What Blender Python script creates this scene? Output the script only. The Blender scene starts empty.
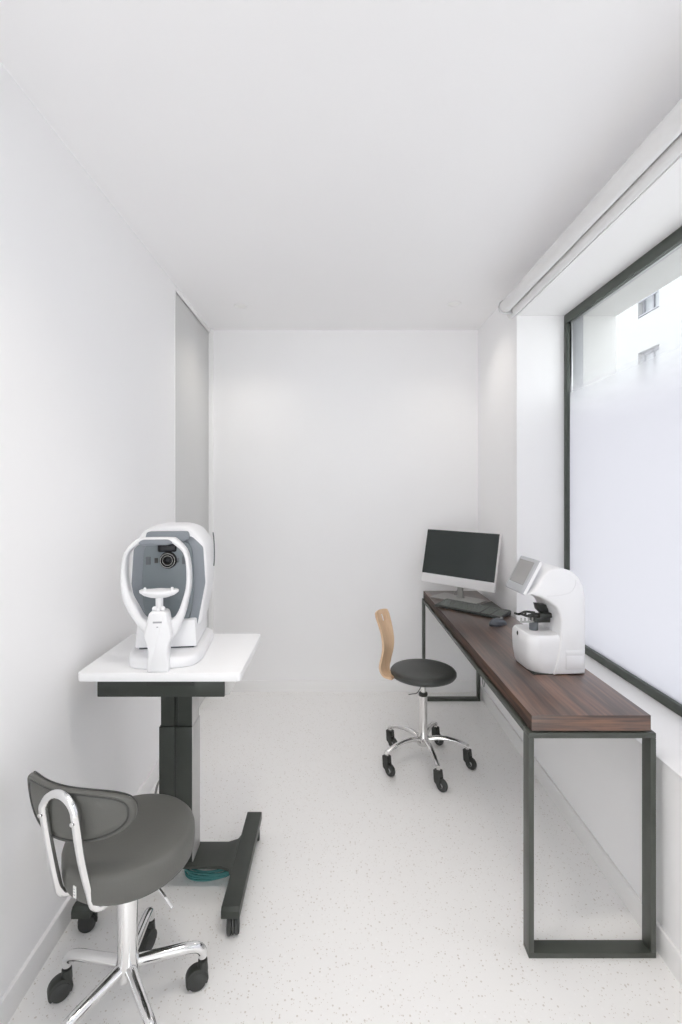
import bpy, bmesh, math, random
from mathutils import Vector, Matrix
PI = math.pi
random.seed(4)
S = bpy.context.scene
COL = S.collection

# ------------------------------------------------------------------ camera
HC = 1.42
cd = bpy.data.cameras.new('camera')
cd.sensor_fit = 'VERTICAL'; cd.sensor_height = 36.0; cd.sensor_width = 24.0
cd.lens = 484.0 / 1024.0 * 36.0
cd.shift_x = 5.0 / 1024.0
cd.shift_y = -22.0 / 1024.0
cd.clip_start = 0.02; cd.clip_end = 200
cam = bpy.data.objects.new('camera', cd); COL.objects.link(cam)
cam.location = (0, 0, HC); cam.rotation_euler = (PI / 2, 0, 0)
S.camera = cam

# ------------------------------------------------------------------ sky, light, exposure
world = bpy.data.worlds.new('overcast_sky'); S.world = world
world.use_nodes = True
wn = world.node_tree.nodes; wl = world.node_tree.links
bg = wn['Background']
DOWN = 5.1
bg.inputs['Color'].default_value = (0.965, 0.975, 1.0, 1)
bg.inputs['Strength'].default_value = 3.45

def add_fill_spot(loc, power, cone=130):
    l = bpy.data.lights.new('fill_spot', 'SPOT'); l.energy = power; l.color = (1, .94, .865)
    l.spot_size = math.radians(cone); l.spot_blend = 1.0; l.shadow_soft_size = .07
    o = bpy.data.objects.new('fill_spot', l); COL.objects.link(o); o.location = loc
# spots added to brighten the room: two at visible fittings, four unseen without any
for lx, ly, k in ((-.582, 2.965, 1.9), (.715, 2.93, 1.6), (-.15, 1.05, 4.6), (.35, 1.05, 4.6), (-.15, -.4, 2.5), (.35, -.4, 2.5)): add_fill_spot((lx, ly, 2.53), DOWN * k)

S.view_settings.view_transform = 'Standard'
S.view_settings.look = 'None'
S.view_settings.gamma = 1.0
S.view_settings.use_curve_mapping = False
S.view_settings.exposure = 0.0
cy = S.cycles
cy.max_bounces = 32; cy.diffuse_bounces = 28; cy.glossy_bounces = 6
cy.transmission_bounces = 8; cy.transparent_max_bounces = 12
cy.caustics_reflective = False; cy.caustics_refractive = False
cy.use_denoising = True
cy.sample_clamp_indirect = 8.0

# ------------------------------------------------------------------ materials
M = {}
def mat(name, color, rough=0.5, metal=0.0, spec=0.5, coat=0.0, bump=None, vary=None, aniso=None):
    """vary=(scale, amount) mottles the colour; bump=(scale, strength)"""
    m = bpy.data.materials.new(name); m.use_nodes = True
    nt = m.node_tree; b = nt.nodes['Principled BSDF']
    b.inputs['Base Color'].default_value = (*color, 1)
    b.inputs['Roughness'].default_value = rough
    b.inputs['Metallic'].default_value = metal
    b.inputs['Specular IOR Level'].default_value = spec
    b.inputs['Coat Weight'].default_value = coat
    tc = nt.nodes.new('ShaderNodeTexCoord')
    if vary:
        n = nt.nodes.new('ShaderNodeTexNoise'); n.inputs['Scale'].default_value = vary[0]; n.inputs['Detail'].default_value = 4
        nt.links.new(tc.outputs['Object'], n.inputs['Vector'])
        r = nt.nodes.new('ShaderNodeValToRGB')
        a = vary[1]
        r.color_ramp.elements[0].position = .3; r.color_ramp.elements[1].position = .7
        r.color_ramp.elements[0].color = (*[c * (1 - a) for c in color], 1)
        r.color_ramp.elements[1].color = (*[min(1, c * (1 + a)) for c in color], 1)
        nt.links.new(n.outputs['Fac'], r.inputs['Fac']); nt.links.new(r.outputs['Color'], b.inputs['Base Color'])
    if bump:
        n = nt.nodes.new('ShaderNodeTexNoise'); n.inputs['Scale'].default_value = bump[0]; n.inputs['Detail'].default_value = 3
        nt.links.new(tc.outputs['Object'], n.inputs['Vector'])
        bp = nt.nodes.new('ShaderNodeBump'); bp.inputs['Strength'].default_value = bump[1]; bp.inputs['Distance'].default_value = .002
        nt.links.new(n.outputs['Fac'], bp.inputs['Height']); nt.links.new(bp.outputs['Normal'], b.inputs['Normal'])
    M[name] = m
    return m

mat('wall_paint', (.912, .908, .910), .75, spec=.25, vary=(1.3, .006), bump=(90, .04))
mat('ceiling_paint', (.915, .910, .912), .85, spec=.2, vary=(1.0, .006))
mat('trim_paint', (.90, .895, .89), .45, vary=(3, .005))
mat('door_grey', (.63, .63, .62), .4, vary=(2, .01))
mat('frame_steel', (.060, .066, .056), .38, spec=.5, vary=(9, .12))
mat('window_frame', (.055, .066, .054), .42, vary=(6, .06))
mat('outer_grey', (.40, .40, .42), .5, vary=(9, .02))
mat('aluminium', (.62, .62, .62), .35, metal=.7, vary=(20, .03))
mat('side_pale', (.55, .54, .53), .42, metal=.3, vary=(20, .03))
mat('table_white', (.86, .86, .865), .38, vary=(5, .006))
mat('plastic_white', (.80, .80, .81), .36, vary=(8, .006))
mat('plastic_offwhite', (.72, .72, .73), .4, vary=(8, .006))
mat('screen_bezel', (.42, .43, .45), .4, vary=(8, .01))
mat('tablet_glass', (.32, .315, .31), .22, vary=(8, .02))
mat('lens_black', (.010, .010, .010), .5, spec=.3, vary=(30, .1))
mat('black_plastic', (.028, .030, .027), .45, vary=(30, .1))
mat('black_metal', (.032, .037, .031), .42, vary=(14, .08))
mat('rubber', (.04, .042, .04), .6, vary=(30, .1))
mat('hub_grey', (.30, .30, .30), .4, vary=(30, .05))
mat('slate_cover', (.165, .190, .205), .42, vary=(10, .02))
mat('slate_wing', (.215, .235, .26), .4, vary=(10, .02))
mat('slate_dark', (.10, .11, .12), .4, vary=(10, .03))
mat('lens_glass', (.010, .011, .014), .25, spec=.3, vary=(10, .05))
mat('grey_vinyl', (.112, .112, .102), .50, spec=.45, bump=(260, .25), vary=(5, .05))
mat('grey_piping', (.055, .055, .053), .5, vary=(20, .05))
mat('black_vinyl', (.040, .043, .040), .36, spec=.5, bump=(260, .15), vary=(5, .05))
mat('chrome', (.82, .82, .82), .09, metal=1.0, vary=(3, .01))
mat('polished_alu', (.74, .73, .72), .2, metal=1.0, vary=(6, .02))
mat('monitor_white', (.80, .79, .79), .35, vary=(8, .006))
mat('monitor_glass', (.030, .037, .036), .16, spec=.5, vary=(3, .05))
mat('silver', (.50, .50, .48), .32, metal=.75, vary=(12, .03))
mat('pad_dark', (.075, .080, .072), .6, vary=(30, .05))
mat('keyboard_dark', (.026, .030, .027), .5, vary=(30, .06))
mat('key_dark', (.12, .13, .12), .5, vary=(60, .06))
mat('mouse_dark', (.075, .085, .098), .3, vary=(20, .06))
mat('teal_cable', (.06, .23, .225), .5, vary=(20, .2))
mat('grey_cable', (.35, .35, .34), .5, vary=(20, .05))
mat('label_white', (.80, .80, .78), .6, vary=(40, .04))
mat('mark_grey', (.36, .36, .37), .5, vary=(40, .04))
mat('blind_fabric', (.77, .765, .76), .8, vary=(60, .01))
mat('outer_plaster', (.72, .71, .70), .9, vary=(3, .02))
mat('facade_render', (.37, .37, .372), .9, vary=(.8, .012))
mat('facade_glass', (.30, .31, .325), .2, vary=(1, .1))
mat('facade_frame', (.23, .23, .25), .6, vary=(2, .02))
mat('facade_rail', (.28, .28, .31), .5, vary=(2, .05))
mat('street_paving', (.62, .61, .60), .9, vary=(1, .06))
mat('lamp_diffuser', (.9, .9, .88), .5, vary=(20, .01))

def floor_mat():
    m = bpy.data.materials.new('terrazzo'); m.use_nodes = True
    nt = m.node_tree; N = nt.nodes; L = nt.links; b = N['Principled BSDF']
    tc = N.new('ShaderNodeTexCoord')
    base = N.new('ShaderNodeTexNoise'); base.inputs['Scale'].default_value = 3; L.new(tc.outputs['Object'], base.inputs['Vector'])
    rb = N.new('ShaderNodeValToRGB'); rb.color_ramp.elements[0].color = (.885, .875, .865, 1); rb.color_ramp.elements[1].color = (.90, .89, .875, 1)
    L.new(base.outputs['Fac'], rb.inputs['Fac'])
    col = rb.outputs['Color']
    for sc, thr, cl, seed in ((105, .10, (.55, .50, .44), 0), (70, .14, (.93, .92, .91), 7), (170, .16, (.60, .55, .49), 3)):
        mp = N.new('ShaderNodeMapping'); mp.inputs['Location'].default_value = (seed, seed * .7, 0); L.new(tc.outputs['Object'], mp.inputs['Vector'])
        v = N.new('ShaderNodeTexVoronoi'); v.inputs['Scale'].default_value = sc; v.feature = 'F1'; L.new(mp.outputs['Vector'], v.inputs['Vector'])
        sp = N.new('ShaderNodeSeparateColor'); L.new(v.outputs['Color'], sp.inputs['Color'])
        # chip where close to the cell point and the cell is one of the chosen few
        lt = N.new('ShaderNodeMath'); lt.operation = 'LESS_THAN'; lt.inputs[1].default_value = .30; L.new(v.outputs['Distance'], lt.inputs[0])
        pick = N.new('ShaderNodeMath'); pick.operation = 'LESS_THAN'; pick.inputs[1].default_value = thr; L.new(sp.outputs['Red'], pick.inputs[0])
        mu = N.new('ShaderNodeMath'); mu.operation = 'MULTIPLY'; L.new(lt.outputs[0], mu.inputs[0]); L.new(pick.outputs[0], mu.inputs[1])
        m2 = N.new('ShaderNodeMath'); m2.operation = 'MULTIPLY'; m2.inputs[1].default_value = .62; L.new(mu.outputs[0], m2.inputs[0])
        mx = N.new('ShaderNodeMix'); mx.data_type = 'RGBA'; L.new(m2.outputs[0], mx.inputs['Factor'])
        L.new(col, mx.inputs[6]); mx.inputs[7].default_value = (*cl, 1)
        col = mx.outputs[2]
    L.new(col, b.inputs['Base Color']); b.inputs['Roughness'].default_value = .38; b.inputs['Specular IOR Level'].default_value = .35
    M['terrazzo'] = m
floor_mat()

def wood_mat(name, c0, c1, c2, stretch, scale, rough, axis='Y'):
    m = bpy.data.materials.new(name); m.use_nodes = True
    nt = m.node_tree; N = nt.nodes; L = nt.links; b = N['Principled BSDF']
    tc = N.new('ShaderNodeTexCoord'); mp = N.new('ShaderNodeMapping'); L.new(tc.outputs['Object'], mp.inputs['Vector'])
    mp.inputs['Scale'].default_value = {'Y': (1, stretch, 1), 'Z': (1, 1, stretch), 'X': (stretch, 1, 1)}[axis]
    n1 = N.new('ShaderNodeTexNoise'); n1.inputs['Scale'].default_value = scale; n1.inputs['Detail'].default_value = 5; n1.inputs['Distortion'].default_value = .5
    n2 = N.new('ShaderNodeTexNoise'); n2.inputs['Scale'].default_value = scale * 4.5; n2.inputs['Detail'].default_value = 4
    L.new(mp.outputs['Vector'], n1.inputs['Vector']); L.new(mp.outputs['Vector'], n2.inputs['Vector'])
    ad = N.new('ShaderNodeMix'); ad.data_type = 'FLOAT'; ad.inputs['Factor'].default_value = .42
    L.new(n1.outputs['Fac'], ad.inputs[2]); L.new(n2.outputs['Fac'], ad.inputs[3])
    r = N.new('ShaderNodeValToRGB'); e = r.color_ramp.elements
    e[0].position = .34; e[0].color = (*c0, 1); e[1].position = .68; e[1].color = (*c2, 1)
    x = e.new(.5); x.color = (*c1, 1)
    L.new(ad.outputs[0], r.inputs['Fac']); L.new(r.outputs['Color'], b.inputs['Base Color'])
    b.inputs['Roughness'].default_value = rough; b.inputs['Specular IOR Level'].default_value = .6
    M[name] = m
wood_mat('rosewood', (.026, .018, .015), (.088, .052, .040), (.21, .110, .072), .045, 22, .30)
wood_mat('rosewood_end', (.026, .018, .015), (.088, .052, .040), (.24, .120, .072), .06, 30, .34, 'X')
for k_ in ('rosewood', 'rosewood_end'):
    bs_ = M[k_].node_tree.nodes['Principled BSDF']; bs_.inputs['Coat Weight'].default_value = .5; bs_.inputs['Coat Roughness'].default_value = .32
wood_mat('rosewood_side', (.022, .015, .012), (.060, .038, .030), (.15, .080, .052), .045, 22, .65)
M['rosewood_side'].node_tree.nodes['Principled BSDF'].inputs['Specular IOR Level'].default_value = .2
wood_mat('beech_ply', (.60, .40, .24), (.68, .47, .30), (.74, .54, .36), .08, 22, .4, 'Z')

def glass_mat(name, frosted):
    m = bpy.data.materials.new(name); m.use_nodes = True
    nt = m.node_tree; N = nt.nodes; L = nt.links
    for n in list(N): N.remove(n)
    out = N.new('ShaderNodeOutputMaterial')
    tr = N.new('ShaderNodeBsdfTransparent'); tr.inputs['Color'].default_value = (.97, .98, .98, 1)
    gl = N.new('ShaderNodeBsdfGlossy'); gl.inputs['Roughness'].default_value = .02
    lw = N.new('ShaderNodeLayerWeight'); lw.inputs['Blend'].default_value = .5
    pw = N.new('ShaderNodeMath'); pw.operation = 'POWER'; pw.inputs[1].default_value = 5; L.new(lw.outputs['Facing'], pw.inputs[0])
    fr = N.new('ShaderNodeMath'); fr.operation = 'MULTIPLY_ADD'; fr.inputs[1].default_value = .5; fr.inputs[2].default_value = .025; L.new(pw.outputs[0], fr.inputs[0])
    mx = N.new('ShaderNodeMixShader'); L.new(fr.outputs[0], mx.inputs[0]); L.new(tr.outputs[0], mx.inputs[1]); L.new(gl.outputs[0], mx.inputs[2])
    last = mx.outputs[0]
    if frosted:
        # frosted film, dense below and fading out towards its top edge
        tc = N.new('ShaderNodeTexCoord'); sp = N.new('ShaderNodeSeparateXYZ'); L.new(tc.outputs['Object'], sp.inputs[0])
        mr = N.new('ShaderNodeMapRange'); mr.interpolation_type = 'SMOOTHERSTEP'
        mr.inputs['From Min'].default_value = 1.70; mr.inputs['From Max'].default_value = 2.11
        mr.inputs['To Min'].default_value = 1.0; mr.inputs['To Max'].default_value = 0.0
        L.new(sp.outputs['Z'], mr.inputs['Value'])
        tl = N.new('ShaderNodeBsdfTranslucent'); tl.inputs['Color'].default_value = FILM
        m2 = N.new('ShaderNodeMixShader'); L.new(mr.outputs[0], m2.inputs[0]); L.new(tr.outputs[0], m2.inputs[1]); L.new(tl.outputs[0], m2.inputs[2])
        last = m2.outputs[0]
    L.new(last, out.inputs[0])
    M[name] = m
FILM = (.78, .775, .80, 1)
glass_mat('clear_glass', False)
glass_mat('frosted_film', True)

# ------------------------------------------------------------------ mesh helpers
class MB:
    def __init__(s): s.bm = bmesh.new()
    def _add(s, verts, faces, mtx=None):
        vs = [s.bm.verts.new((mtx @ Vector(v)) if mtx else v) for v in verts]
        for f in faces:
            try: s.bm.faces.new([vs[i] for i in f])
            except ValueError: pass
        return vs
    def merge(s, other, mtx=None):
        me = bpy.data.meshes.new('tmp'); other.to_mesh(me)
        if mtx: me.transform(mtx)
        s.bm.from_mesh(me); bpy.data.meshes.remove(me); other.free()
        return s
    def box(s, x0, x1, y0, y1, z0, z1, bev=0, seg=2, mtx=None):
        b = bmesh.new(); bmesh.ops.create_cube(b, size=1)
        for v in b.verts:
            v.co = Vector(((x0 + x1) / 2 + v.co.x * (x1 - x0), (y0 + y1) / 2 + v.co.y * (y1 - y0), (z0 + z1) / 2 + v.co.z * (z1 - z0)))
        if bev: bmesh.ops.bevel(b, geom=b.edges[:], offset=bev, segments=seg, profile=.5, affect='EDGES')
        return s.merge(b, mtx)
    def prism(s, pts, a0, a1, axis='Y', bev=0, seg=2, mtx=None):
        """polygon (closed) extruded along axis: 'Y' takes (x,z) points, 'Z' takes (x,y), 'X' takes (y,z)"""
        b = bmesh.new()
        def P(p, a): return {'Y': (p[0], a, p[1]), 'Z': (p[0], p[1], a), 'X': (a, p[0], p[1])}[axis]
        v0 = [b.verts.new(P(p, a0)) for p in pts]; v1 = [b.verts.new(P(p, a1)) for p in pts]
        n = len(pts)
        b.faces.new(v0[::-1]); b.faces.new(v1)
        for i in range(n): b.faces.new([v0[i], v0[(i + 1) % n], v1[(i + 1) % n], v1[i]])
        bmesh.ops.recalc_face_normals(b, faces=b.faces[:])
        if bev:
            eds = [e for e in b.edges if len(e.link_faces) == 2 and any(len(f.verts) > 4 or f in () for f in e.link_faces)]
            if len(pts) <= 4: eds = b.edges[:]
            bmesh.ops.bevel(b, geom=eds, offset=bev, segments=seg, profile=.5, affect='EDGES')
        return s.merge(b, mtx)
    def loft(s, rings, cap=True):
        b = bmesh.new(); R = [[b.verts.new(p) for p in r] for r in rings]; n = len(R[0])
        for a, c in zip(R, R[1:]):
            for i in range(n): b.faces.new([a[i], a[(i + 1) % n], c[(i + 1) % n], c[i]])
        if cap: b.faces.new(R[0][::-1]); b.faces.new(R[-1])
        bmesh.ops.recalc_face_normals(b, faces=b.faces[:])
        return s.merge(b)
    def lathe(s, prof, n=40, mtx=None):
        """prof: (r, z) pairs, closed at the axis when r is 0"""
        b = bmesh.new(); rings = []
        for r, z in prof:
            if r < 1e-6: rings.append([b.verts.new((0, 0, z))])
            else: rings.append([b.verts.new((r * math.cos(2 * PI * i / n), r * math.sin(2 * PI * i / n), z)) for i in range(n)])
        for a, c in zip(rings, rings[1:]):
            if len(a) == 1 and len(c) == 1: continue
            for i in range(n):
                j = (i + 1) % n
                if len(a) == 1: b.faces.new([a[0], c[j], c[i]])
                elif len(c) == 1: b.faces.new([a[i], a[j], c[0]])
                else: b.faces.new([a[i], a[j], c[j], c[i]])
        bmesh.ops.recalc_face_normals(b, faces=b.faces[:])
        return s.merge(b, mtx)
    def cyl(s, p0, p1, r, r1=None, n=24, bev=0):
        p0 = Vector(p0); p1 = Vector(p1); d = p1 - p0; L = d.length
        r1 = r if r1 is None else r1
        q = d.to_track_quat('Z', 'Y').to_matrix().to_4x4(); q.translation = p0
        if bev: pr = [(0, 0), (r - bev, 0), (r, bev), (r1, L - bev), (r1 - bev, L), (0, L)]
        else: pr = [(0, 0), (r, 0), (r1, L), (0, L)]
        return s.lathe(pr, n, q)
    def tube(s, pts, r, n=14, closed=False, sub=6):
        pts = [Vector(p) for p in pts]
        if sub > 1 and len(pts) > 2: pts = catmull(pts, sub, closed)
        m = len(pts); b = bmesh.new(); rings = []
        rr = r if callable(r) else (lambda t: r)
        t0 = (pts[1] - pts[0]).normalized(); up = Vector((0, 0, 1)) if abs(t0.z) < .9 else Vector((1, 0, 0))
        nrm = t0.cross(up).normalized(); prev = t0
        for i, p in enumerate(pts):
            if closed: t = (pts[(i + 1) % m] - pts[i - 1]).normalized()
            else: t = (pts[min(i + 1, m - 1)] - pts[max(i - 1, 0)]).normalized()
            nrm = (prev.rotation_difference(t) @ nrm).normalized(); prev = t
            bi = t.cross(nrm).normalized()
            q = rr(i / (m - 1))
            rings.append([b.verts.new(p + (nrm * math.cos(2 * PI * k / n) + bi * math.sin(2 * PI * k / n)) * q) for k in range(n)])
        prs = list(zip(rings, rings[1:])) + ([(rings[-1], rings[0])] if closed else [])
        for a, c in prs:
            for k in range(n): b.faces.new([a[k], a[(k + 1) % n], c[(k + 1) % n], c[k]])
        if not closed: b.faces.new(rings[0][::-1]); b.faces.new(rings[-1])
        bmesh.ops.recalc_face_normals(b, faces=b.faces[:])
        return s.merge(b)
    def sphere(s, c, r, sx=1, sy=1, sz=1, n=20, mtx=None):
        b = bmesh.new(); bmesh.ops.create_uvsphere(b, u_segments=n, v_segments=n // 2, radius=r)
        for v in b.verts: v.co = Vector((c[0] + v.co.x * sx, c[1] + v.co.y * sy, c[2] + v.co.z * sz))
        return s.merge(b, mtx)
    def build(s, name, material, parent=None, smooth=True, angle=35):
        me = bpy.data.meshes.new(name); s.bm.to_mesh(me); s.bm.free()
        me.materials.append(M[material])
        if smooth:
            me.polygons.foreach_set('use_smooth', [True] * len(me.polygons))
            me.set_sharp_from_angle(angle=math.radians(angle))
        o = bpy.data.objects.new(name, me); COL.objects.link(o)
        if parent: o.parent = parent
        return o

def catmull(pts, sub, closed=False):
    n = len(pts); out = []
    rng = range(n) if closed else range(n - 1)
    for i in rng:
        if closed: p0, p1, p2, p3 = pts[i - 1], pts[i], pts[(i + 1) % n], pts[(i + 2) % n]
        else:
            p1, p2 = pts[i], pts[i + 1]
            p0 = pts[i - 1] if i > 0 else p1 * 2 - p2
            p3 = pts[i + 2] if i + 2 < n else p2 * 2 - p1
        for k in range(sub):
            t = k / sub
            out.append(.5 * ((2 * p1) + (p2 - p0) * t + (2 * p0 - 5 * p1 + 4 * p2 - p3) * t * t + (3 * p1 - p0 - 3 * p2 + p3) * t ** 3))
    if not closed: out.append(pts[-1].copy())
    return out
def rpoly(pts, r, seg=5):
    """round the corners of a closed 2-D polygon; r is one radius or one per corner"""
    out = []; n = len(pts)
    for i in range(n):
        rad = r[i] if isinstance(r, (list, tuple)) else r
        p = Vector(pts[i]); a = Vector(pts[i - 1]) - p; c = Vector(pts[(i + 1) % n]) - p
        if rad <= 0: out.append(tuple(p)); continue
        d = min(rad, a.length * .49, c.length * .49)
        A = p + a.normalized() * d; C = p + c.normalized() * d
        for k in range(seg + 1):
            t = k / seg
            out.append(tuple((1 - t) ** 2 * A + 2 * t * (1 - t) * p + t * t * C))
    return out
def struct(o): o['kind'] = 'structure'; return o
def tag(o, label, cat, group=None, kind=None):
    o['label'] = label; o['category'] = cat
    if group: o['group'] = group
    if kind: o['kind'] = kind
    return o
def thing(name, label, cat, loc=(0, 0, 0), rz=0, group=None):
    o = bpy.data.objects.new(name, None); COL.objects.link(o)
    o.empty_display_size = .1
    o.location = loc; o.rotation_euler = (0, 0, rz)
    return tag(o, label, cat, group)

# ------------------------------------------------------------------ room shell
XL, XR, YB, YF, H = -.885, 1.0, 3.409, -2.25, 2.547
XG = 1.261      # inner face of the window frame
XO = 1.538      # outer face of the facade wall
WY0, WY1 = -.45, 2.678
SILL, HEAD = .585, 2.384
struct(MB().box(XL - .35, XO, YF - .1, YB + .25, -.12, 0).build('floor', 'terrazzo', smooth=False))
struct(MB().box(XL - .35, XO, YF - .1, YB + .25, H, H + .15).build('ceiling', 'ceiling_paint', smooth=False))
struct(MB().box(XL - .35, XO, YB, YB + .25, 0, H).build('wall_back', 'wall_paint', smooth=False))
DY0, DZ = 2.66, 2.517
b = MB()
b.box(XL - .12, XL, YF, DY0, 0, H)
b.box(XL - .12, XL - .0005, DY0, YB, DZ, H)
b.box(XL - .3, XL - .12, YF, YB, 0, H)
struct(b.build('wall_left', 'wall_paint', smooth=False))
b = MB()
b.box(XR, XO, YF, YB, 0, SILL)
b.box(XR, XO, YF, YB, HEAD, H)
b.box(XR, XO, WY1, YB, SILL, HEAD)
b.box(XR, XO, YF, WY0, SILL, HEAD)
struct(b.build('wall_right', 'wall_paint', smooth=False))
# unseen rear wall, its wide glazing added to let in more sky light
b = MB()
b.box(XL, -.82, YF - .1, YF, 0, H); b.box(.95, XR, YF - .1, YF, 0, H)
b.box(-.82, .95, YF - .1, YF, 2.45, H)
struct(b.build('wall_front', 'wall_paint', smooth=False))
w2 = struct(MB().box(-.82, .95, YF - .05, YF - .044, 0.05, 2.45).build('fill_window', 'clear_glass', smooth=False))
b = MB()
for x in (-.82, .05, .91): b.box(x, x + .04, YF - .08, YF - .02, .05, 2.45)
b.box(-.82, .95, YF - .08, YF - .02, 0.0, .05); b.box(-.82, .95, YF - .08, YF - .02, 2.41, 2.45)
b.build('window_frame', 'window_frame', w2, smooth=False)

# skirtings
struct(MB().box(XL, XL + .012, YF, DY0 - .005, 0, .078, .002).build('baseboard_left', 'trim_paint'))
struct(MB().box(-.86, XR - .012, YB - .012, YB, 0, .08, .002).build('baseboard_back', 'trim_paint'))
struct(MB().box(XR - .012, XR, YF, YB, 0, .08, .002).build('baseboard_right', 'trim_paint'))
# window board
struct(MB().box(XR - .002, XG + .005, WY0 + .001, WY1 - .001, SILL, SILL + .006, .001).build('trim_1', 'trim_paint'))

# pocket door, its recess and post
d = struct(MB().box(XL - .045, XL - .004, DY0 + .001, YB - .03, .008, H - .002, .002).build('door_1', 'door_grey'))
b = MB(); b.box(XL - .12, XL + .022, YB - .026, YB, 0, H - .001, .0015)
struct(b.build('trim_2', 'trim_paint'))
b = MB(); b.box(XL - .06, XL + .004, DY0, YB - .026, DZ, H - .001, .001)
struct(b.build('trim_3', 'trim_paint'))
b = MB(); b.box(XL - .012, XL + .003, DY0 - .012, DY0 + .001, 0, H - .001, .001)
struct(b.build('trim_4', 'trim_paint'))

# side window
def ring_frame(b, x0, x1, y0, y1, z0, z1, w, wy=None, bev=.002):
    wy = wy or w
    b.box(x0, x1, y0, y1, z0, z0 + w, bev); b.box(x0, x1, y0, y1, z1 - w, z1, bev)
    b.box(x0, x1, y0, y0 + wy, z0 + w, z1 - w, bev); b.box(x0, x1, y1 - wy, y1, z0 + w, z1 - w, bev)
w1 = struct(MB().box(XG + .0195, XG + .0255, WY0 + .01, WY1 - .01, SILL + .01, HEAD - .01).build('window_1', 'clear_glass', smooth=False))
b = MB(); b.box(XG, XG + .0165, WY0, WY1, SILL + .001, SILL + .043, .0015); b.box(XG, XG + .0165, WY0, WY1, HEAD - .050, HEAD, .0015)
b.box(XG, XG + .0165, WY0, WY0 + .035, SILL + .043, HEAD - .05, .0015); b.box(XG, XG + .0165, WY1 - .035, WY1, SILL + .043, HEAD - .05, .0015)
b.build('window_frame', 'window_frame', w1)
b = MB(); ring_frame(b, XG + .026, XG + .036, WY0, WY1, SILL, HEAD, .046, .031, .0008); b.build('spacer_bar', 'aluminium', w1)
b = MB(); ring_frame(b, XG + .0362, XG + .10, WY0, WY1, SILL, HEAD, .006, .016); b.build('outer_frame', 'outer_grey', w1)
MB().box(XG + .017, XG + .0185, WY0 + .03, WY1 - .03, SILL + .04, HEAD - .045).build('frosted_film', 'frosted_film', w1, smooth=False)

# ------------------------------------------------------------------ outside
b = MB(); b.box(1.363, XO + .01, WY1 - .003, WY1, SILL, HEAD); b.box(1.363, XO + .01, WY0, WY1 - .003, HEAD - .003, HEAD + .0)
struct(b.build('trim_5', 'outer_plaster', smooth=False))
struct(MB().box(XO, 30, -25, 35, -.4, -.15).build('ground', 'street_paving', smooth=False))
fac = thing('building', 'white building across the street with tall windows, seen through clear top of window', 'building', (8.0, 9.0, -.15))
# facade wall with real openings for the windows
wys = [y - 9.0 for y in (2.0, 4.6, 7.2, 9.8, 12.4, 15.0, 17.6)]
wzs = [(0.2 + .15, 2.15 + .15), (3.1 + .15, 5.04 + .15), (5.95 + .15, 7.9 + .15), (8.85 + .15, 10.8 + .15)]
b = MB()
zc = [0] + [z for p in wzs for z in p] + [13.0]
for i in range(0, len(zc), 2): b.box(0, .4, -10, 12, zc[i], zc[i + 1])
for z0, z1 in wzs:
    yc = [-10] + [v for y in wys for v in (y - .42, y + .42)] + [12]
    for i in range(0, len(yc), 2): b.box(0, .4, yc[i], yc[i + 1], z0, z1)
b.box(.4, 6, -10, 12, 0, 13)
b.build('wall', 'facade_render', fac, smooth=False)
for z0, z1 in wzs[1:]:
    for y in wys:
        b = MB(); ring_frame(b, .12, .20, y - .42, y + .42, z0, z1, .07, .07, 0)
        b.box(.12, .2, y - .03, y + .03, z0, z1)
        f = b.build('window_casement', 'facade_frame', fac, smooth=False)
        MB().box(.16, .17, y - .36, y + .36, z0 + .06, z1 - .06).build('pane', 'facade_glass', f, smooth=False)
        b = MB(); b.box(.02, .05, y - .42, y + .42, z0 + .42, z0 + .46); b.box(.02, .05, y - .42, y + .42, z0 + .04, z0 + .07)
        b.build('railing', 'facade_rail', f, smooth=False)

# ------------------------------------------------------------------ roller blind and ceiling lights
bl = thing('roller_blind', 'white rolled-up roller blind mounted above the side window', 'blind', (.921, 2.64, 2.417))
MB().cyl((0, -.01, 0), (0, -3.4, 0), .0315, n=32, bev=.002).build('fabric_roll', 'blind_fabric', bl)
MB().cyl((.056, .07, -.019), (.056, -3.4, -.019), .0205, n=24, bev=.004).build('hem_bar', 'blind_fabric', bl)
b = MB(); b.prism([(.038, .038), (.04, -.04), (-.01, -.04), (-.032, -.026), (-.038, 0), (-.03, .025), (-.015, .036)], 0, -.006, 'Y', .001)
b.build('end_bracket', 'aluminium', bl)
MB().box(.038, .0785, -3.4, -.02, .012, .040, .003).build('mounting_rail', 'plastic_white', bl)

for nm, x, y in (('left', -.582, 2.965), ('right', .715, 2.93)):
    t = thing('ceiling_light', 'small round recessed ceiling light ' + ('near the grey sliding door' if nm == 'left' else 'on the window side, near the roller blind'),
              'ceiling light', (x, y, H), 0, 'recessed ceiling lights')
    MB().lathe([(.030, -.0005), (.034, -.004), (.042, -.004), (.045, -.0005)], 32).build('trim_ring', 'trim_paint', t)
    MB().lathe([(0, -.001), (.031, -.001), (.031, 0), (0, 0)], 32).build('diffuser', 'lamp_diffuser', t)

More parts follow.
